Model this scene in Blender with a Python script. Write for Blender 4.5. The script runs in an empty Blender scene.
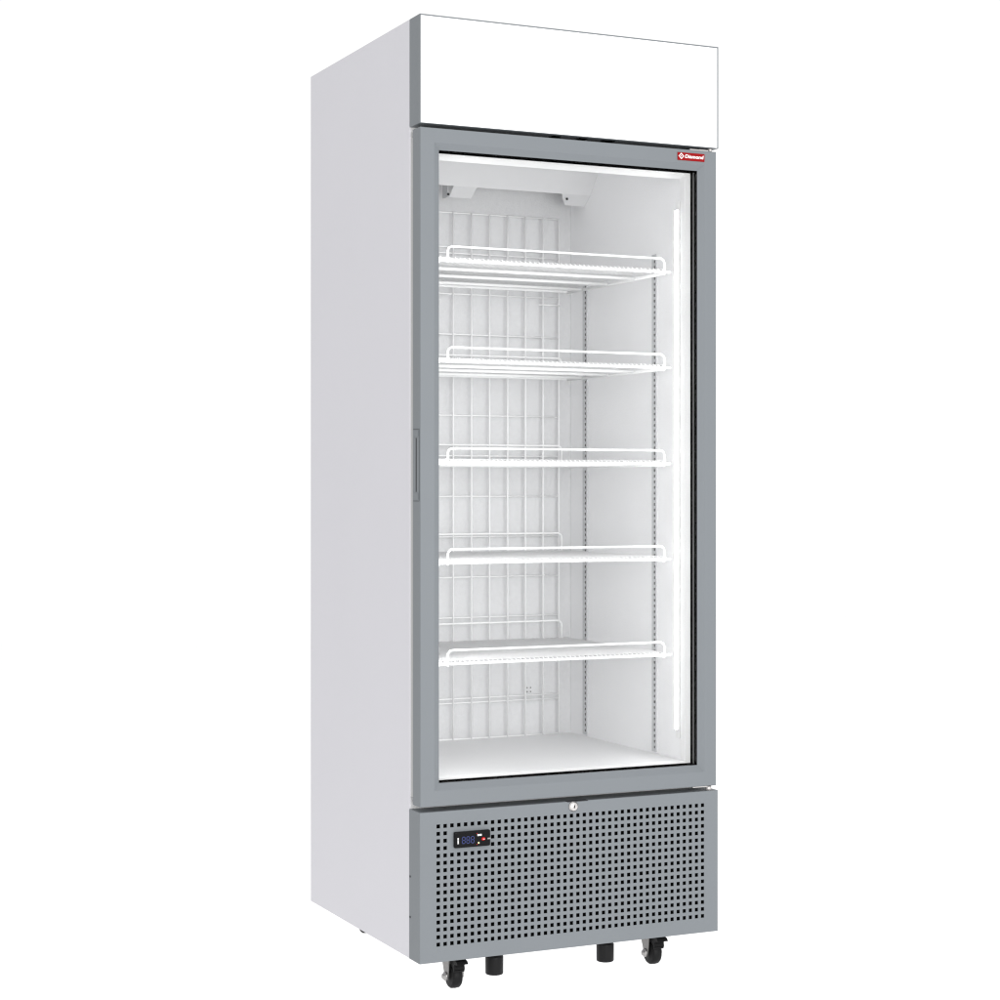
import bpy, bmesh, math
from mathutils import Vector, Matrix

sc = bpy.context.scene
col = sc.collection
R = math.radians
# Fridge design frame: x to the right along the front, y into the depth (front face y=0),
# z up from the underside of the cabinet.  O converts it to the root's own frame.
FLOOR = 0.073
O = Vector((0.3435, 0.33, -FLOOR))          # root origin: middle of the footprint on the floor

# ------------------------------------------------------------------ materials
def mat(name, color, rough=0.5, metal=0.0, spec=0.5, bump=0.0, bscale=400.0, var=0.0, vscale=6.0,
        emit=None, estr=0.0, coat=0.0):
    m = bpy.data.materials.new(name); m.use_nodes = True
    nt = m.node_tree; b = nt.nodes['Principled BSDF']
    b.inputs['Base Color'].default_value = (*color, 1)
    b.inputs['Roughness'].default_value = rough
    b.inputs['Metallic'].default_value = metal
    b.inputs['Specular IOR Level'].default_value = spec
    b.inputs['Coat Weight'].default_value = coat
    tc = nt.nodes.new('ShaderNodeTexCoord')
    if var:
        n = nt.nodes.new('ShaderNodeTexNoise'); n.inputs['Scale'].default_value = vscale
        n.inputs['Detail'].default_value = 4
        nt.links.new(tc.outputs['Object'], n.inputs['Vector'])
        mx = nt.nodes.new('ShaderNodeMix'); mx.data_type = 'RGBA'
        mx.inputs[6].default_value = (*[max(0, c * (1 - var)) for c in color], 1)
        mx.inputs[7].default_value = (*[min(1, c * (1 + var)) for c in color], 1)
        nt.links.new(n.outputs['Fac'], mx.inputs[0])
        nt.links.new(mx.outputs[2], b.inputs['Base Color'])
    if bump:
        n2 = nt.nodes.new('ShaderNodeTexNoise'); n2.inputs['Scale'].default_value = bscale
        n2.inputs['Detail'].default_value = 3
        nt.links.new(tc.outputs['Object'], n2.inputs['Vector'])
        bp = nt.nodes.new('ShaderNodeBump'); bp.inputs['Strength'].default_value = bump
        bp.inputs['Distance'].default_value = 0.0006
        nt.links.new(n2.outputs['Fac'], bp.inputs['Height'])
        nt.links.new(bp.outputs['Normal'], b.inputs['Normal'])
    if emit:
        b.inputs['Emission Color'].default_value = (*emit, 1)
        b.inputs['Emission Strength'].default_value = estr
    return m

M = {}
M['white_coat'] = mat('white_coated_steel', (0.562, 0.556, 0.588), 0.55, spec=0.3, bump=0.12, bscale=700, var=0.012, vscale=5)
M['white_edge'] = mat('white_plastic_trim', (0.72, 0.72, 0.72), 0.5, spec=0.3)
M['grey'] = mat('grey_powder_coat', (0.168, 0.182, 0.195), 0.5, spec=0.25, bump=0.10, bscale=900, var=0.02, vscale=9)
M['canopy_white'] = mat('white_canopy_acrylic', (0.88, 0.88, 0.88), 0.35, spec=0.3, emit=(1, 1, 1), estr=0.12)
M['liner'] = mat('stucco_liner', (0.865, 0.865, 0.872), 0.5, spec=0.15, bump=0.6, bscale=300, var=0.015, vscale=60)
M['liner_back'] = mat('embossed_rear_shaded', (0.655, 0.656, 0.663), 0.5, spec=0.15, bump=1.0, bscale=330, var=0.07, vscale=120)  # stucco rear wall; its dimmer light than the sides is put into the colour
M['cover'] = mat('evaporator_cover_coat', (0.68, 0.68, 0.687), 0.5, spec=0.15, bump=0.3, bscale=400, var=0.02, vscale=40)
M['liner_floor'] = mat('liner_tray', (0.74, 0.74, 0.745), 0.5, spec=0.3, bump=0.3, bscale=300, var=0.02, vscale=30)
M['mouth'] = mat('white_breaker_plastic', (0.80, 0.80, 0.80), 0.4, spec=0.3)
M['wire'] = mat('white_coated_wire', (0.87, 0.87, 0.87), 0.35, spec=0.4)
M['grid_wire'] = mat('grid_coated_wire', (0.86, 0.86, 0.862), 0.4, spec=0.3)
M['black'] = mat('black_spacer', (0.0015, 0.0015, 0.0015), 0.8, spec=0.0)
M['desic'] = mat('spacer_bar_grey', (0.10, 0.10, 0.10), 0.5, spec=0.2)
M['void'] = mat('black_void', (0.0015, 0.0015, 0.0015), 0.9, spec=0.0)  # shade inside the grille, louvres and keyhole, put into the colour
M['gap'] = mat('dark_slot_and_screw', (0.03, 0.03, 0.033), 0.7, spec=0.2)  # dark screws; also grip and latch slots, their shade put into the colour
M['grip_line'] = mat('grip_joint', (0.07, 0.075, 0.08), 0.6, spec=0.2)
M['gasket'] = mat('grey_gasket', (0.42, 0.42, 0.42), 0.6, spec=0.2)
M['zinc'] = mat('zinc_plate', (0.22, 0.213, 0.208), 0.4, metal=0.6, var=0.05, vscale=90)
M['chrome'] = mat('bright_chrome', (0.62, 0.60, 0.59), 0.25, metal=0.9)
M['bolt'] = mat('steel_bolt', (0.36, 0.35, 0.345), 0.3, metal=0.8)
M['hinge'] = mat('hinge_nickel', (0.55, 0.53, 0.52), 0.4, metal=0.5)
M['rubber'] = mat('black_rubber', (0.009, 0.009, 0.0095), 0.5, spec=0.12, bump=0.2, bscale=300)
M['foot'] = mat('black_foot_plastic', (0.011, 0.011, 0.0115), 0.4, spec=0.14)
M['pilaster'] = mat('galvanised_pilaster', (0.55, 0.555, 0.565), 0.5, metal=0.05)
M['slot'] = mat('slot_shadow_metal', (0.21, 0.21, 0.21), 0.8, spec=0.1)
M['led'] = mat('led_diffuser', (0.9, 0.9, 0.9), 0.4, emit=(1, 1, 1), estr=30)
M['panel_black'] = mat('controller_black', (0.006, 0.006, 0.0065), 0.3, spec=0.1)
M['seg'] = mat('blue_segments', (0.010, 0.018, 0.10), 0.4, emit=(0.03, 0.07, 0.40), estr=0.09)
M['print_white'] = mat('white_print', (0.8, 0.8, 0.8), 0.5)
M['print_grey'] = mat('grey_print', (0.25, 0.25, 0.25), 0.5)
M['red'] = mat('red_badge', (0.25, 0.007, 0.008), 0.4, spec=0.08, var=0.05, vscale=40)
M['red_key'] = mat('red_key', (0.55, 0.012, 0.012), 0.4, spec=0.2)
M['yellow'] = mat('yellow_lamp', (0.65, 0.62, 0.35), 0.4)

def glass_mat():
    m = bpy.data.materials.new('door_glass'); m.use_nodes = True
    nt = m.node_tree; nt.nodes.clear()
    out = nt.nodes.new('ShaderNodeOutputMaterial'); mix = nt.nodes.new('ShaderNodeMixShader')
    tr = nt.nodes.new('ShaderNodeBsdfTransparent'); gl = nt.nodes.new('ShaderNodeBsdfGlossy')
    fr = nt.nodes.new('ShaderNodeFresnel'); fr.inputs['IOR'].default_value = 1.10   # anti-reflective coating
    tr.inputs['Color'].default_value = (0.985, 0.986, 0.986, 1)
    gl.inputs['Roughness'].default_value = 0.0
    nt.links.new(fr.outputs[0], mix.inputs[0]); nt.links.new(tr.outputs[0], mix.inputs[1])
    nt.links.new(gl.outputs[0], mix.inputs[2]); nt.links.new(mix.outputs[0], out.inputs[0])
    return m
M['glass'] = glass_mat()

def floor_mat():
    m = bpy.data.materials.new('white_translucent_floor'); m.use_nodes = True
    nt = m.node_tree; nt.nodes.clear()
    out = nt.nodes.new('ShaderNodeOutputMaterial'); mix = nt.nodes.new('ShaderNodeMixShader')
    d = nt.nodes.new('ShaderNodeBsdfDiffuse'); t = nt.nodes.new('ShaderNodeBsdfTranslucent')
    d.inputs['Color'].default_value = (0.95, 0.95, 0.95, 1); t.inputs['Color'].default_value = (0.97, 0.97, 0.97, 1)
    mix.inputs[0].default_value = 0.75
    nt.links.new(d.outputs[0], mix.inputs[1]); nt.links.new(t.outputs[0], mix.inputs[2])
    nt.links.new(mix.outputs[0], out.inputs[0])
    return m

# ------------------------------------------------------------------ mesh kit
class MB:
    def __init__(s):
        s.bm = bmesh.new(); s.mats = []; s.smooth = []
    def mi(s, m):
        if m not in s.mats: s.mats.append(m)
        return s.mats.index(m)
    def _merge(s, b2, m, smooth=False):
        i = s.mi(m); mp = {}
        for v in b2.verts: mp[v] = s.bm.verts.new(v.co)
        for f in b2.faces:
            try: nf = s.bm.faces.new([mp[v] for v in f.verts])
            except ValueError: continue
            nf.material_index = i; nf.smooth = smooth
        b2.free()
    def box(s, x0, x1, y0, y1, z0, z1, m, bev=0.0, seg=2):
        b = bmesh.new(); bmesh.ops.create_cube(b, size=1)
        for v in b.verts:
            v.co = Vector(((x0 + x1) / 2 + v.co.x * (x1 - x0), (y0 + y1) / 2 + v.co.y * (y1 - y0), (z0 + z1) / 2 + v.co.z * (z1 - z0)))
        if bev: bmesh.ops.bevel(b, geom=list(b.edges), offset=bev, segments=seg, affect='EDGES', profile=0.6)
        bmesh.ops.recalc_face_normals(b, faces=b.faces)
        s._merge(b, m)
    def quad(s, pts, m):
        i = s.mi(m); f = s.bm.faces.new([s.bm.verts.new(Vector(p)) for p in pts]); f.material_index = i
    def tube(s, pts, r, m, n=8, caps=True):
        i = s.mi(m); pts = [Vector(p) for p in pts]; rings = []
        up = None
        for k, p in enumerate(pts):
            a = pts[max(k - 1, 0)]; b = pts[min(k + 1, len(pts) - 1)]
            t = (b - a).normalized()
            if up is None:
                up = Vector((0, 0, 1)) if abs(t.z) < 0.9 else Vector((0, 1, 0))
            u = t.cross(up)
            if u.length < 1e-4: u = t.cross(Vector((1, 0, 0)))
            u.normalize(); w = u.cross(t).normalized(); up = w
            rr = r[k] if isinstance(r, (list, tuple)) else r
            rings.append([s.bm.verts.new(p + (u * math.cos(2 * math.pi * j / n) + w * math.sin(2 * math.pi * j / n)) * rr) for j in range(n)])
        for k in range(len(rings) - 1):
            for j in range(n):
                f = s.bm.faces.new((rings[k][j], rings[k][(j + 1) % n], rings[k + 1][(j + 1) % n], rings[k + 1][j]))
                f.material_index = i; f.smooth = True
        if caps:
            for rg in (rings[0][::-1], rings[-1]):
                f = s.bm.faces.new(rg); f.material_index = i
    def lathe(s, c, axis, prof, m, n=28, smooth=True):
        """prof: (offset along axis, radius)"""
        i = s.mi(m); ax = Vector(axis).normalized()
        u = ax.orthogonal().normalized(); w = ax.cross(u); rings = []
        for (h, r) in prof:
            rings.append([s.bm.verts.new(Vector(c) + ax * h + (u * math.cos(2 * math.pi * j / n) + w * math.sin(2 * math.pi * j / n)) * max(r, 1e-5)) for j in range(n)])
        for k in range(len(rings) - 1):
            a = prof[k]; b = prof[k + 1]
            for j in range(n):
                f = s.bm.faces.new((rings[k][j], rings[k][(j + 1) % n], rings[k + 1][(j + 1) % n], rings[k + 1][j]))
                f.material_index = i; f.smooth = smooth
        s.bm.faces.new(rings[0][::-1]).material_index = i; s.bm.faces.new(rings[-1]).material_index = i
    def prism(s, poly, d, m, bev=0.0):
        """poly: 3-D outline (planar), extruded by vector d"""
        b = bmesh.new(); d = Vector(d)
        a = [b.verts.new(Vector(p)) for p in poly]; c = [b.verts.new(Vector(p) + d) for p in poly]
        b.faces.new(a); b.faces.new(c[::-1]); n = len(poly)
        for k in range(n): b.faces.new((a[k], c[k], c[(k + 1) % n], a[(k + 1) % n]))
        bmesh.ops.recalc_face_normals(b, faces=b.faces)
        if bev: bmesh.ops.bevel(b, geom=list(b.edges), offset=bev, segments=2, affect='EDGES', profile=0.6)
        s._merge(b, m)
    def loops(s, rings, m):
        """consecutive quad loops (each 4 points) joined into a frame surface"""
        i = s.mi(m)
        for k in range(len(rings) - 1):
            for j in range(4):
                f = s.bm.faces.new([s.bm.verts.new(Vector(p)) for p in (rings[k][j], rings[k][(j + 1) % 4], rings[k + 1][(j + 1) % 4], rings[k + 1][j])])
                f.material_index = i
    def add_mesh(s, me, mtx, m):
        i = s.mi(m); vs = [s.bm.verts.new(mtx @ v.co) for v in me.vertices]
        for p in me.polygons:
            try:
                f = s.bm.faces.new([vs[k] for k in p.vertices]); f.material_index = i
            except ValueError: pass
    def build(s, name, parent, weld=True):
        if weld: bmesh.ops.remove_doubles(s.bm, verts=s.bm.verts, dist=1e-6)
        for v in s.bm.verts: v.co -= O
        me = bpy.data.meshes.new(name); s.bm.to_mesh(me); s.bm.free()
        for m in s.mats: me.materials.append(M[m])
        o = bpy.data.objects.new(name, me); col.objects.link(o); o.parent = parent
        return o

def rect(x0, x1, z0, z1, y):
    return [(x0, y, z0), (x1, y, z0), (x1, y, z1), (x0, y, z1)]

def text_mesh(body, shear=0.0, offset=0.0):
    cu = bpy.data.curves.new('lettering', 'FONT'); cu.body = body
    cu.shear = shear; cu.offset = offset; cu.extrude = 0.0; cu.resolution_u = 3
    t = bpy.data.objects.new('lettering', cu); col.objects.link(t)
    bpy.context.view_layer.update()
    me = bpy.data.meshes.new_from_object(t.evaluated_get(bpy.context.evaluated_depsgraph_get()))
    bpy.data.objects.remove(t); bpy.data.curves.remove(cu)
    return me

# ------------------------------------------------------------------ root
root = bpy.data.objects.new('display_fridge', None); col.objects.link(root)
root.location = (0, 0, 0)
root['label'] = 'empty white upright display fridge with grey-framed glass door and castors on white floor'
root['category'] = 'display fridge'

W, YF, YB, H = 0.687, 0.056, 0.652, 1.880
XL, XR, ZB, ZT, YI = 0.0455, 0.642, 0.3555, 1.700, 0.6037       # liner inside
MX0, MX1, MZ0, MZ1 = 0.0440, 0.6386, 0.3570, 1.6095              # mouth

# ---- cabinet shell
b = MB()
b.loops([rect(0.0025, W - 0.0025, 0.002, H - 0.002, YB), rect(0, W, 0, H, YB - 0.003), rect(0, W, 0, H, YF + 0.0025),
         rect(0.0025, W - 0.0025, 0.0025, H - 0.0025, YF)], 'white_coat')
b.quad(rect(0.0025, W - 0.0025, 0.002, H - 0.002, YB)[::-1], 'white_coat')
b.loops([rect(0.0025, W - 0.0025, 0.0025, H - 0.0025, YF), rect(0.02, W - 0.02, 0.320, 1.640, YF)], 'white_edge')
cab = b.build('cabinet', root)
# mouth (plastic breaker strip round the opening)
b = MB()
b.loops([rect(0.02, W - 0.02, 0.320, 1.640, YF), rect(MX0 - 0.0015, MX1 + 0.0015, MZ0 - 0.0015, MZ1 + 0.0015, YF),
         rect(MX0, MX1, MZ0, MZ1 + 0.001, YF + 0.002), rect(MX0, MX1, MZ0, MZ1 - 0.003, 0.078), rect(XL, XR, ZB, MZ1 + 0.004, 0.0795)], 'mouth')
b.build('mouth_trim', cab)

# ---- liner: back, sides, ceiling, floor with rounded rear corners
b = MB()
i_n = 5; rr = 0.006
arcR = [(XR - rr + rr * math.cos(a), YI - rr + rr * math.sin(a)) for a in [math.pi / 2 * k / i_n for k in range(i_n + 1)]]
arcL = [(XL + rr - rr * math.cos(a), YI - rr + rr * math.sin(a)) for a in [math.pi / 2 * k / i_n for k in range(i_n + 1)]]
path = [(XR, 0.0795)] + arcR + arcL[::-1] + [(XL, 0.0795)]
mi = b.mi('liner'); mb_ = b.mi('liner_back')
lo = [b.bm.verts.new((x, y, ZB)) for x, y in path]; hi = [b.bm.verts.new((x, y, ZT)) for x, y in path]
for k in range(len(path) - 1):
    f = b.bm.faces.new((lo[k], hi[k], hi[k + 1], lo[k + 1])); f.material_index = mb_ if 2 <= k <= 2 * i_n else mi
f = b.bm.faces.new([b.bm.verts.new((x, y, ZT)) for x, y in path]); f.material_index = mi
b.quad([(XL, 0.0795, MZ1 + 0.004), (XR, 0.0795, MZ1 + 0.004), (XR, 0.0795, ZT), (XL, 0.0795, ZT)], 'liner')
f = b.bm.faces.new([b.bm.verts.new((x, y, ZB)) for x, y in path[::-1]]); f.material_index = b.mi('liner_floor')
# four small fixing holes low on the rear wall
for px in (0.5260, 0.5350):
    for pz in (0.4675, 0.4580):
        b.lathe((px, YI - 0.0005, pz), (0, -1, 0), [(0, 0.0018), (0.0010, 0.0018)], 'slot', n=10)
liner = b.build('interior_liner', root)

# ---- pilasters: slotted strips on the side walls (real slots)
def pilaster(xw, inward, y0, y1, z0=0.3605, z1=1.457):
    b = MB(); t = 0.0035; xf = xw + inward * t; yc = y0 + (y1 - y0) * 0.36
    hw, hh, pitch = 0.0026, 0.0030, 0.01245
    n = int((z1 - z0 - 0.012) / pitch)
    ya, yb = yc - hw, yc + hw
    def q(y_a, y_b, z_a, z_b, x=xf, m='pilaster'):
        b.quad([(x, y_a, z_a), (x, y_b, z_a), (x, y_b, z_b), (x, y_a, z_b)], m)
    q(y0, ya, z0, z1); q(yb, y1, z0, z1)
    z = z0
    for k in range(n):
        c = z0 + 0.010 + k * pitch
        q(ya, yb, z, c - hh); z = c + hh
        for (za, zb, yy0, yy1) in ((c - hh, c - hh, ya, yb), (c + hh, c + hh, ya, yb)):
            b.quad([(xf, yy0, za), (xf, yy1, za), (xw + inward * 0.0006, yy1, za), (xw + inward * 0.0006, yy0, za)], 'slot')
        for yy in (ya, yb):
            b.quad([(xf, yy, c - hh), (xf, yy, c + hh), (xw + inward * 0.0006, yy, c + hh), (xw + inward * 0.0006, yy, c - hh)], 'slot')
    q(ya, yb, z, z1)
    q(ya, yb, z0, z1, x=xw + inward * 0.0005, m='slot')
    for yy in (y0, y1):
        b.quad([(xw, yy, z0), (xf, yy, z0), (xf, yy, z1), (xw, yy, z1)], 'pilaster')
    for zz in (z0, z1):
        b.quad([(xw, y0, zz), (xw, y1, zz), (xf, y1, zz), (xf, y0, zz)], 'pilaster')
    return b.build('shelf_pilaster', root)
for xw, inward in ((XR, -1), (XL, 1)):
    pilaster(xw, inward, 0.1835, 0.2020); pilaster(xw, inward, 0.5120, 0.5340)

# ---- LED strips in the front corners
for xw, s in ((XR, -1), (XL, 1)):
    b = MB()
    x0, x1 = sorted((xw, xw + s * 0.003))
    b.box(x0, x1, 0.0815, 0.1000, 0.402, 1.560, 'mouth', 0.001)
    st = b.build('light_strip', root)
    b = MB()
    x0, x1 = sorted((xw + s * 0.0028, xw + s * 0.0062))
    b.box(x0, x1, 0.0835, 0.0962, 0.4205, 1.5420, 'mouth', 0.0006)
    xe = xw + s * 0.0065                                  # lens: only the face towards the cabinet's middle gives light
    b.quad([(xe, 0.0842, 0.4215), (xe, 0.0955, 0.4215), (xe, 0.0955, 1.5410), (xe, 0.0842, 1.5410)], 'led')
    b.build('diffuser', st)

# ---- evaporator cover under the ceiling
b = MB()
sl = Vector((0, 0.030, -0.0215)); yk, zk = 0.500, 1.6295
y_top = yk - (ZT - zk) * 0.8
def sheet(poly, m='cover', t=0.0016):
    nrm = Vector((0, -0.0215, -0.030)).normalized()
    b.prism(poly, -nrm * t, m)
sheet([(XL, y_top, ZT), (XR, y_top, ZT), (XR, yk, zk), (0.5667, yk, zk), (XL, yk, zk)])
sheet([(0.2914, yk, zk), (0.3488, yk, zk), (0.3472, yk + 0.030, zk - 0.0215), (0.2920, yk + 0.030, zk - 0.0215)])
sheet([(0.5667, yk, zk), (XR, yk, zk), (XR, yk + 0.030, zk - 0.0215), (0.590, yk + 0.030, zk - 0.0215), (0.5740, yk + 0.012, zk - 0.0086)])
b.box(0.2820, 0.2845, 0.515, 0.545, 1.606, 1.640, 'pilaster')
b.lathe((0.2830, 0.5145, 1.612), (0, -1, 0), [(0, 0.003), (0.002, 0.003)], 'gap', n=10)
b.lathe((0.5835, 0.508, 1.6205), (0, -0.58, -0.81), [(0, 0.0028), (0.003, 0.0028)], 'gap', n=10)
b.build('evaporator_cover', root)

# ---- rear wire grid
b = MB()
gx = [0.3281 - 0.0464 * k for k in range(6, 0, -1)] + [0.3281, 0.3745, 0.4210, 0.4677, 0.5142, 0.5607, 0.6027]
gz = [1.5828 - 0.09430 * k for k in range(14)]
gz += [1.5028, 0.4408]
yg = 0.5880
for k, x in enumerate(gx):
    r = 0.0020
    b.tube([(x, yg, gz[13]), (x, yg, 1.5828)], r, 'grid_wire', n=8)
for z in gz:
    b.tube([(gx[0], yg + 0.0032, z), (gx[-1], yg + 0.0032, z)], 0.0018, 'grid_wire', n=8)
b.tube([(0.548, yg - 0.004, 1.377), (0.6027, yg - 0.004, 1.377)], 0.0018, 'grid_wire', n=8)
for z in (gz[1], gz[6], gz[11]):
    for x in (gx[1], gx[-2]):
        b.tube([(x, yg, z), (x, YI, z)], 0.003, 'grid_wire', n=8)
b.build('rear_grid', root, weld=False)

# ---- five wire shelves
def arc_rail(x0, x1, y, z, zt, rad=0.011, n=5):
    p = [(x0, y, z)]
    for k in range(n + 1):
        a = math.pi / 2 * k / n
        p.append((x0 + rad - rad * math.cos(a), y, zt - rad + rad * math.sin(a)))
    for k in range(n + 1):
        a = math.pi / 2 * k / n
        p.append((x1 - rad + rad * math.sin(a), y, zt - rad + rad * math.cos(a)))
    p.append((x1, y, z))
    return p
def capsule(b, x0, x1, y, z, r):
    b.tube([(x0, y, z), (x0 + r * 0.35, y, z), (x0 + r, y, z), (x1 - r, y, z), (x1 - r * 0.35, y, z), (x1, y, z)], [r * 0.25, r * 0.75, r, r, r * 0.75, r * 0.25], 'wire', n=10)
SX0, SX1 = 0.088, 0.620
def make_shelf(z):
    b = MB()                                             # frame: bars along the width and two side rods
    capsule(b, 0.0500, 0.6375, 0.116, z - 0.0012, 0.0033)
    for y in (0.245, 0.372, 0.500): b.tube([(SX0, y, z - 0.0030), (SX1, y, z - 0.0030)], 0.0036, 'wire', n=10)
    capsule(b, 0.0500, 0.6375, 0.574, z - 0.0015, 0.0036)
    for x in (SX0, SX1): b.tube([(x, 0.116, z - 0.004), (x, 0.574, z - 0.004)], 0.0036, 'wire', n=10)
    sh = b.build('wire_shelf', root, weld=False)
    b = MB(); n = 50
    for k in range(n):
        x = SX0 + 0.006 + (SX1 - SX0 - 0.012) * k / (n - 1)
        b.tube([(x, 0.1105, z - 0.0020), (x, 0.1108, z + 0.0008), (x, 0.1130, z + 0.0036), (x, 0.117, z + 0.0042), (x, 0.578, z + 0.0042)], 0.0015, 'wire', n=6)
    b.build('deck_wires', sh, weld=False)
    b = MB(); b.tube(arc_rail(0.1075, 0.6172, 0.1105, z - 0.006, z + 0.0270), 0.0024, 'wire', n=10); b.build('guard_rail', sh, weld=False)
    b = MB(); b.tube(arc_rail(0.1225, 0.6020, 0.572, z - 0.004, z + 0.0460), 0.0021, 'wire', n=10); b.build('guard_rail', sh, weld=False)
    return sh
shelf_zs = (1.4112, 1.2040, 0.9962, 0.7890, 0.5815)
first = make_shelf(shelf_zs[0])
for z in shelf_zs[1:]:
    c = first.copy(); col.objects.link(c); c.parent = root; c.location.z = z - shelf_zs[0]
    for ch in list(first.children):
        d = ch.copy(); col.objects.link(d); d.parent = c

# ---- canopy (header box with white sign panel)
b = MB()
CZ0 = 1.6640
b.loops([rect(0, W, CZ0, H, YF - 0.0005), rect(0, W, CZ0, H, 0.0016), rect(0.0012, W - 0.0012, CZ0 + 0.0012, H - 0.0012, 0.0004)], 'grey')
b.quad(rect(0, W, CZ0, H, YF - 0.0005)[::-1], 'grey')
b.quad(rect(0.0012, W - 0.0012, CZ0 + 0.0012, H - 0.0012, 0.0004), 'grey')
# dark louvre slots in the underside
for x0, x1 in ((0.301, 0.320), (0.362, 0.381), (0.418, 0.447)):
    b.box(x0, x1, 0.016, 0.036, CZ0 - 0.0008, CZ0 + 0.001, 'void')
can = b.build('canopy', root)
b = MB(); b.box(0.0010, W - 0.0042, -0.0004, 0.0002, CZ0 + 0.0008, H - 0.0034, 'canopy_white', 0.0002)
b.build('sign_panel', can)

# ---- door
DX0, DX1, DZ0, DZ1 = 0.0000, 0.6808, 0.3100, 1.6560
OX0, OX1, OZ0, OZ1, OY = 0.0436, 0.6386, 0.3545, 1.6140, 0.0085
DB = 0.0390
b = MB()
b.loops([rect(DX0, DX1, DZ0, DZ1, DB), rect(DX0, DX1, DZ0, DZ1, 0.0010), rect(DX0 + 0.0010, DX1 - 0.0010, DZ0 + 0.0010, DZ1 - 0.0010, 0.0),
         rect(0.0300, 0.6520, 0.3405, 1.6270, 0.0), rect(0.0306, 0.6514, 0.3411, 1.6264, 0.0004), rect(OX0, OX1, OZ0, OZ1, OY)], 'grey')
b.loops([rect(OX0, OX1, OZ0, OZ1, 0.0365), rect(OX0, OX1, OZ0 + 0.002, OZ1 - 0.0022, 0.0370), rect(OX0, OX1, OZ0 + 0.002, OZ1 - 0.0025, DB), rect(DX0, DX1, DZ0, DZ1, DB)], 'mouth')
door = b.build('door', root)
b = MB()                                                 # black edge of the double glazing with a grey bar in it
z0_, z1_ = OZ0 + 0.0010, OZ1 - 0.0012
b.loops([rect(OX0, OX1, OZ0, OZ1, OY), rect(OX0, OX1, OZ0, OZ1, 0.0127), rect(OX0, OX1, z0_, z1_, 0.0127), rect(OX0, OX1, z0_, z1_, 0.0195)], 'black')
for x in (OX0, OX1):
    b.quad([(x, 0.0195, z0_), (x, 0.0195, z1_), (x, 0.0275, z1_), (x, 0.0275, z0_)], 'desic')
for z in (z0_, z1_):
    b.quad([(OX0, 0.0195, z), (OX1, 0.0195, z), (OX1, 0.0275, z), (OX0, 0.0275, z)], 'black')
b.loops([rect(OX0, OX1, z0_, z1_, 0.0275), rect(OX0, OX1, z0_, z1_, 0.0365)], 'black')
b.build('glazing_spacer', door)
for y0, y1, dz in ((0.0095, 0.0125, 0.0), (0.0325, 0.0355, 0.0012)):
    b = MB(); b.box(OX0 + 0.0006, OX1 - 0.0006, y0, y1, OZ0 + 0.0006 + dz, OZ1 - 0.0006 - dz, 'glass'); b.build('glass_pane', door)
b = MB()                                                 # magnetic gasket between door and cabinet
b.loops([rect(0.0035, DX1 - 0.003, DZ0 + 0.012, DZ1 - 0.012, DB + 0.0002), rect(0.0050, DX1 - 0.005, DZ0 + 0.014, DZ1 - 0.014, 0.0475),
         rect(0.0035, DX1 - 0.003, DZ0 + 0.012, DZ1 - 0.012, YF - 0.0005)], 'gasket')
b.loops([rect(OX0 - 0.0006, OX1 + 0.0006, OZ0 + 0.0015, OZ1 - 0.002, DB + 0.0002), rect(OX0 - 0.0006, OX1 + 0.0006, OZ0 + 0.0015, OZ1 - 0.003, YF - 0.0005)], 'mouth')
b.build('gasket', door)

# grip let into the left edge of the door
b = MB()
hx = -0.0008
def hq(y0, y1, z0, z1, x, m='grey'): b.quad([(x, y0, z0), (x, y1, z0), (x, y1, z1), (x, y0, z1)], m)
gy0, gy1, gz0, gz1 = 0.0062, 0.0350, 0.9165, 1.0580
sy0, sy1, sz0, sz1 = 0.0165, 0.0225, 0.9340, 1.0410
def yz(y0, y1, z0, z1, x): return [(x, y0, z0), (x, y1, z0), (x, y1, z1), (x, y0, z1)]
b.loops([yz(gy0, gy1, gz0, gz1, 0.0006), yz(gy0, gy1, gz0, gz1, hx), yz(sy0, sy1, sz0, sz1, hx), yz(sy0, sy1, sz0, sz1, -0.0001)], 'grey')
b.quad(yz(sy0, sy1, sz0, sz1, -0.0002), 'gap')
b.loops([yz(gy0 - 0.0012, gy1 + 0.0012, gz0 - 0.0012, gz1 + 0.0012, -0.0003), yz(gy0, gy1, gz0, gz1, -0.0003)], 'grip_line')
for z0, z1 in ((gz0 + 0.0015, sz0 - 0.002), (sz1 + 0.002, gz1 - 0.0015)):
    b.box(hx - 0.0010, hx - 0.0001, gy0 + 0.003, gy1 - 0.003, z0, z1, 'grey', 0.0004)
b.build('handle', door)

# badge
b = MB()
BX0, BX1, BZ0, BZ1 = 0.5855, 0.6515, 1.6325, 1.6490
b.box(BX0, BX1, -0.0014, 0.0004, BZ0, BZ1, 'red', 0.0005)
ey = -0.00155
def rot(cx, cz, pts): return [(cx + x, ey, cz + z) for x, z in pts]
cx, cz = 0.5945, 1.6412
def dia(r): return [(-r, 0), (0, -r), (r, 0), (0, r)]
def strip(o, i_):                                         # thick outlined lozenge
    for k in range(4):
        a, c = o[k], o[(k + 1) % 4]; d, e = i_[(k + 1) % 4], i_[k]
        b.quad(rot(cx, cz, [a, c, d, e]), 'print_white')
strip(dia(0.0068), dia(0.0044))
b.quad(rot(cx - 0.0005, cz, dia(0.0017)), 'print_white')
b.quad([(x, y - 0.0002, z) for x, y, z in rot(cx - 0.0052, cz, [(-0.0030, 0), (0, -0.0021), (0.0024, 0), (0, 0.0021)])], 'red')
b.quad([(x, y - 0.0003, z) for x, y, z in rot(cx - 0.0056, cz, dia(0.0016))], 'print_white')
tm = text_mesh('Diamond', shear=0.12, offset=0.028)
xs = [v.co.x for v in tm.vertices]; ys = [v.co.y for v in tm.vertices]
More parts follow.
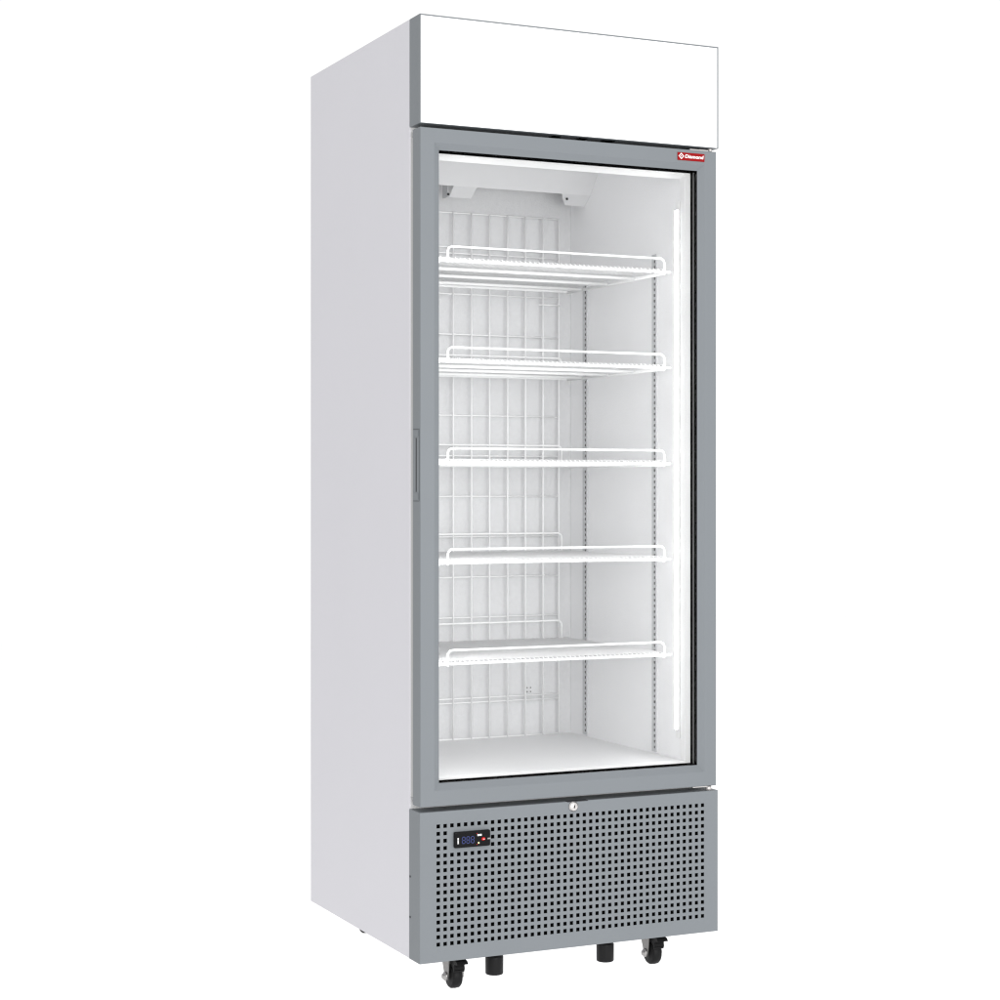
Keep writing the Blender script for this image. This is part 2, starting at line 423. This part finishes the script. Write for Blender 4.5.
tw = max(xs) - min(xs); thh = max(ys) - min(ys)
sx_ = 0.0455 / tw; sz_ = 0.0076 / thh
mt = Matrix(((sx_, 0, 0, 0.6035 - min(xs) * sx_), (0, 0, -1, ey), (0, sz_, 0, 1.6376 - min(ys) * sz_), (0, 0, 0, 1)))
b.add_mesh(tm, mt, 'print_white')
b.build('badge', door, weld=False)

# ---- hinges
b = MB()
b.box(0.6190, 0.6640, 0.004, 0.050, 1.6566, 1.6590, 'hinge', 0.0005)
b.lathe((0.6700, 0.008, 1.6562), (0, 0, 1), [(0, 0.0040), (0.0076, 0.0040)], 'hinge', n=20)
b.box(0.6500, 0.6750, 0.016, 0.050, 1.6600, 1.6625, 'hinge', 0.0005)
b.build('hinge', root)
b = MB()
b.box(0.6262, 0.6620, 0.004, 0.050, 0.3072, 0.3094, 'hinge', 0.0005)
b.lathe((0.6675, 0.010, 0.2985), (0, 0, 1), [(0, 0.0062), (0.0100, 0.0062)], 'hinge', n=20)
b.build('hinge', root)

# ---- perforated front panel
PX0, PX1, PZ0, PZ1 = -0.0010, 0.6850, 0.0, 0.2992
b = MB()
pitch_x, pitch_z, hr = 0.014840, 0.014663, 0.0039
nx, nz = 42, 17; x_0, z_0 = 0.0387, 0.0353
T = 0.0014; bv = 0.0008
b.loops([rect(PX0, PX1, PZ0, PZ1, YF - 0.001), rect(PX0, PX1, PZ0, PZ1, bv), rect(PX0 + bv, PX1 - bv, PZ0 + bv, PZ1 - bv, 0),
         rect(x_0 - pitch_x / 2, x_0 + (nx - 0.5) * pitch_x, z_0 - pitch_z / 2, z_0 + (nz - 0.5) * pitch_z, 0)], 'grey')
CX0, CX1, CZa, CZb = 0.0712, 0.1490, 0.2248, 0.2568        # controller
for i in range(nx):
    for j in range(nz):
        cx, cz = x_0 + i * pitch_x, z_0 + j * pitch_z
        outer = rect(cx - pitch_x / 2, cx + pitch_x / 2, cz - pitch_z / 2, cz + pitch_z / 2, 0)
        if CX0 - 0.004 < cx < CX1 + 0.002 and CZa - 0.003 < cz < CZb + 0.003:
            b.quad(outer, 'grey'); continue
        inner = rect(cx - hr, cx + hr, cz - hr, cz + hr, 0)
        b.loops([outer, inner, rect(cx - hr, cx + hr, cz - hr, cz + hr, T)], 'grey')
grille = b.build('perforated_panel', root)
b = MB(); b.box(0.0100, 0.6740, 0.0040, 0.0520, 0.006, 0.2900, 'void'); b.build('filter', grille)  # black box, paints in the dark hollow behind the perforations
b = MB()                                                   # latch slot in the top edge
b.box(0.3255, 0.3735, 0.0010, 0.012, 0.2985, 0.29945, 'gap'); b.box(0.3255, 0.3735, -0.0003, 0.001, 0.2980, 0.2991, 'gap'); b.build('latch_slot', grille)
b = MB()
b.lathe((0.3395, 0.0, 0.2888), (0, -1, 0), [(0, 0.0108), (0.0020, 0.0105), (0.0030, 0.0090), (0.0042, 0.0086), (0.0052, 0.0074), (0.0053, 0.001)], 'chrome', n=32)
b.box(0.3385, 0.3407, -0.0057, -0.0050, 0.2858, 0.2920, 'void')
b.build('lock', grille)
for z in (0.1650, 0.0840):                                 # two flange screws on the left side
    b = MB(); b.lathe((PX0, 0.050, z), (-1, 0, 0), [(0, 0.0024), (0.0008, 0.0022)], 'gap', n=12); b.build('screw', grille)

# controller
b = MB()
b.box(CX0, CX1, -0.0085, 0.0003, CZa, CZb, 'panel_black', 0.0030, seg=3)
b.box(CX0 + 0.004, CX1 - 0.004, -0.0090, -0.0080, CZa + 0.003, CZb - 0.003, 'panel_black', 0.0003)
ctl = b.build('temperature_controller', grille)
b = MB(); yy0, yy1 = -0.0096, -0.0088
SEG = {'a': (0, 1, 'h'), 'g': (0, 0, 'h'), 'd': (0, -1, 'h'), 'f': (-1, 0.5, 'v'), 'b': (1, 0.5, 'v'), 'e': (-1, -0.5, 'v'), 'c': (1, -0.5, 'v')}
for k in range(3):
    ox = 0.0895 + k * 0.0098; oz = 0.2400; w_, h_ = 0.0031, 0.0064
    for nme, (sx, sz, o) in SEG.items():
        x, z = ox + sx * w_, oz + sz * h_
        if o == 'h': b.box(x - w_ + 0.0007, x + w_ - 0.0007, yy0, yy1, z - 0.0008, z + 0.0008, 'seg')
        else: b.box(x - 0.0008, x + 0.0008, yy0, yy1, z - h_ / 2 + 0.0007, z + h_ / 2 - 0.0007, 'seg')
b.build('display_digits', ctl)
b = MB()
for k, (h0, h1) in enumerate(((0, .0016), (.0021, .0027), (.0032, .0050), (.0055, .0069), (.0074, .0080), (.0085, .0100), (.0105, .0118))):
    b.box(0.0762, 0.0790, yy0, yy1, 0.2335 + h0, 0.2335 + h1, 'print_white')
b.build('lettering', ctl); b = MB()
for x in (0.1198, 0.1248): b.box(x, x + 0.0042, yy0, yy1, 0.2462, 0.2500, 'print_white', 0.0003)
b.box(0.1182, 0.1195, yy0, yy1, 0.2505, 0.2520, 'red_key'); b.box(0.1182, 0.1195, yy0, yy1, 0.2290, 0.2305, 'red_key')
b.lathe((0.1225, -0.0088, 0.2325), (0, -1, 0), [(0, 0.0022), (0.0008, 0.0018)], 'yellow', n=14)
b.box(0.1420, 0.1488, yy0, yy1, 0.2382, 0.2410, 'print_grey')
b.build('indicator_marks', ctl)
b = MB()
b.tube([(0.1285, -0.0094, 0.2395), (0.1300, -0.0094, 0.2395), (0.1325, -0.0094, 0.2398), (0.1350, -0.0094, 0.2400), (0.1365, -0.0094, 0.2400)], [0.0012, 0.0027, 0.0032, 0.0027, 0.0012], 'red_key', n=14)
b.box(0.1308, 0.1342, -0.0130, -0.0124, 0.2394, 0.2404, 'print_white')
b.build('button', ctl)

# ---- castors and levelling feet
def caster(x, y):
    zc, rw, hw = -FLOOR + 0.0255, 0.0255, 0.0115
    b = MB()                                              # fork: top plate, swivel head, two tapering cheeks
    b.box(x - 0.024, x + 0.024, y - 0.022, y + 0.022, -0.0030, -0.0002, 'zinc', 0.0006)
    b.lathe((x, y, -0.003), (0, 0, -1), [(0, 0.017), (0.004, 0.019), (0.007, 0.017)], 'zinc', n=24)
    for s in (-1, 1):
        xo = x + s * (hw + 0.0032)
        poly = [(xo, y - 0.016, -0.004), (xo, y + 0.026, -0.004), (xo, y + 0.010, zc + 0.006), (xo, y + 0.006, zc - 0.007), (xo, y - 0.006, zc - 0.007), (xo, y - 0.010, zc + 0.006)]
        b.prism(poly, (s * 0.0024, 0, 0), 'zinc', 0.0005)
    c = b.build('caster', root)
    b = MB()
    b.lathe((x - hw, y, zc), (1, 0, 0), [(0, 0.0085), (0.0004, 0.0090), (0.0008, rw - 0.006), (0.0012, rw - 0.003), (0.004, rw - 0.0006), (hw, rw), (2 * hw - 0.004, rw - 0.0006), (2 * hw - 0.0012, rw - 0.003), (2 * hw - 0.0008, rw - 0.006), (2 * hw, 0.0085)], 'rubber', n=40)
    b.build('wheel', c)
    b = MB()
    b.lathe((x - hw - 0.0055, y, zc), (-1, 0, 0), [(0, 0.0092), (0.0034, 0.0086), (0.0040, 0.0058), (0.0076, 0.0052), (0.0088, 0.0030)], 'bolt', n=20)
    b.build('axle_bolt', c); b = MB()
    b.lathe((x + hw + 0.0055, y, zc), (1, 0, 0), [(0, 0.0072), (0.0030, 0.0068), (0.0036, 0.0040)], 'bolt', n=20)
    b.build('axle_bolt', c)
    b = MB()                                              # brake pedal over the front of the wheel
    prof = [(y + 0.004, -0.006), (y - 0.020, -0.0055), (y - 0.042, -0.0105), (y - 0.0470, -0.0160), (y - 0.030, -0.0195), (y - 0.0285, -0.0225),
            (y - 0.0300, -0.0290), (y - 0.0275, -0.0350), (y - 0.0245, -0.0365), (y - 0.0235, -0.0280), (y - 0.012, -0.0205), (y + 0.004, -0.0170)]
    b.prism([(x - hw - 0.0005, p, q) for p, q in prof], (2 * hw + 0.001, 0, 0), 'rubber', 0.0008)
    for k in range(3):
        b.box(x - hw + 0.001, x + hw - 0.001, y - 0.0312, y - 0.0285, -0.0255 - k * 0.0035, -0.0240 - k * 0.0035, 'rubber', 0.0003)
    b.build('brake_pedal', c)
for x, y in ((0.1015, 0.068), (0.5650, 0.070), (0.1130, 0.596), (0.5650, 0.596)):
    caster(x, y)
for x, y in ((0.2005, 0.085), (0.4590, 0.085)):
    b = MB()
    b.lathe((x, y, -0.0002), (0, 0, -1), [(0, 0.0160), (0.0205, 0.0160), (0.0210, 0.0178), (0.0222, 0.0186), (0.0240, 0.0187), (0.0560, 0.0185), (0.0580, 0.0178), (0.0588, 0.0160)], 'foot', n=36)
    b.build('levelling_foot', root)

# ------------------------------------------------------------------ setting: white floor, made translucent so an added lamp clears contact shadows
me = bpy.data.meshes.new('floor')
S = 9.0
me.from_pydata([(-S, -S, 0), (S, -S, 0), (S, S, 0), (-S, S, 0)], [], [(0, 1, 2, 3)])
fm = floor_mat(); me.materials.append(fm)
fl = bpy.data.objects.new('floor', me); col.objects.link(fl); fl['kind'] = 'structure'

# ------------------------------------------------------------------ light
w = bpy.data.worlds.new('World'); sc.world = w; w.use_nodes = True
bg = w.node_tree.nodes['Background']
bg.inputs['Color'].default_value = (1.0, 1.0, 1.0, 1); bg.inputs['Strength'].default_value = 1.04

def area(name, loc, target, size, size_y, power):
    l = bpy.data.lights.new(name, 'AREA'); l.shape = 'RECTANGLE'; l.size = size; l.size_y = size_y; l.energy = power
    o = bpy.data.objects.new(name, l); col.objects.link(o); o.location = loc
    o.rotation_euler = (Vector(target) - Vector(loc)).to_track_quat('-Z', 'Y').to_euler()
    return o
area('key_softbox', (-0.3, -4.3, 1.35), (0, 0, 0.95), 2.6, 2.6, 125)
area('underfloor_fill', (0, -0.3, -1.2), (0, -0.3, 0), 4.0, 4.0, 24)  # added lamp below the floor, washes out contact shadows

# ------------------------------------------------------------------ camera
cam = bpy.data.cameras.new('camera'); co = bpy.data.objects.new('camera', cam); col.objects.link(co)
co.location = (-1.4639 - O.x, -3.5127 - O.y, 0.9397 + FLOOR)
co.rotation_euler = (R(90), 0, -math.atan(897 / 1924))
cam.sensor_width = 36; cam.lens = 1924 / 1000 * 36; cam.shift_y = -0.011
cam.clip_end = 200
sc.camera = co

sc.view_settings.view_transform = 'Standard'; sc.view_settings.look = 'None'
sc.view_settings.exposure = 0; sc.view_settings.gamma = 1; sc.view_settings.use_curve_mapping = False
sc.render.engine = 'CYCLES'
sc.cycles.use_denoising = True
sc.cycles.max_bounces = 14; sc.cycles.diffuse_bounces = 8; sc.cycles.transparent_max_bounces = 16
sc.cycles.filter_width = 1.2
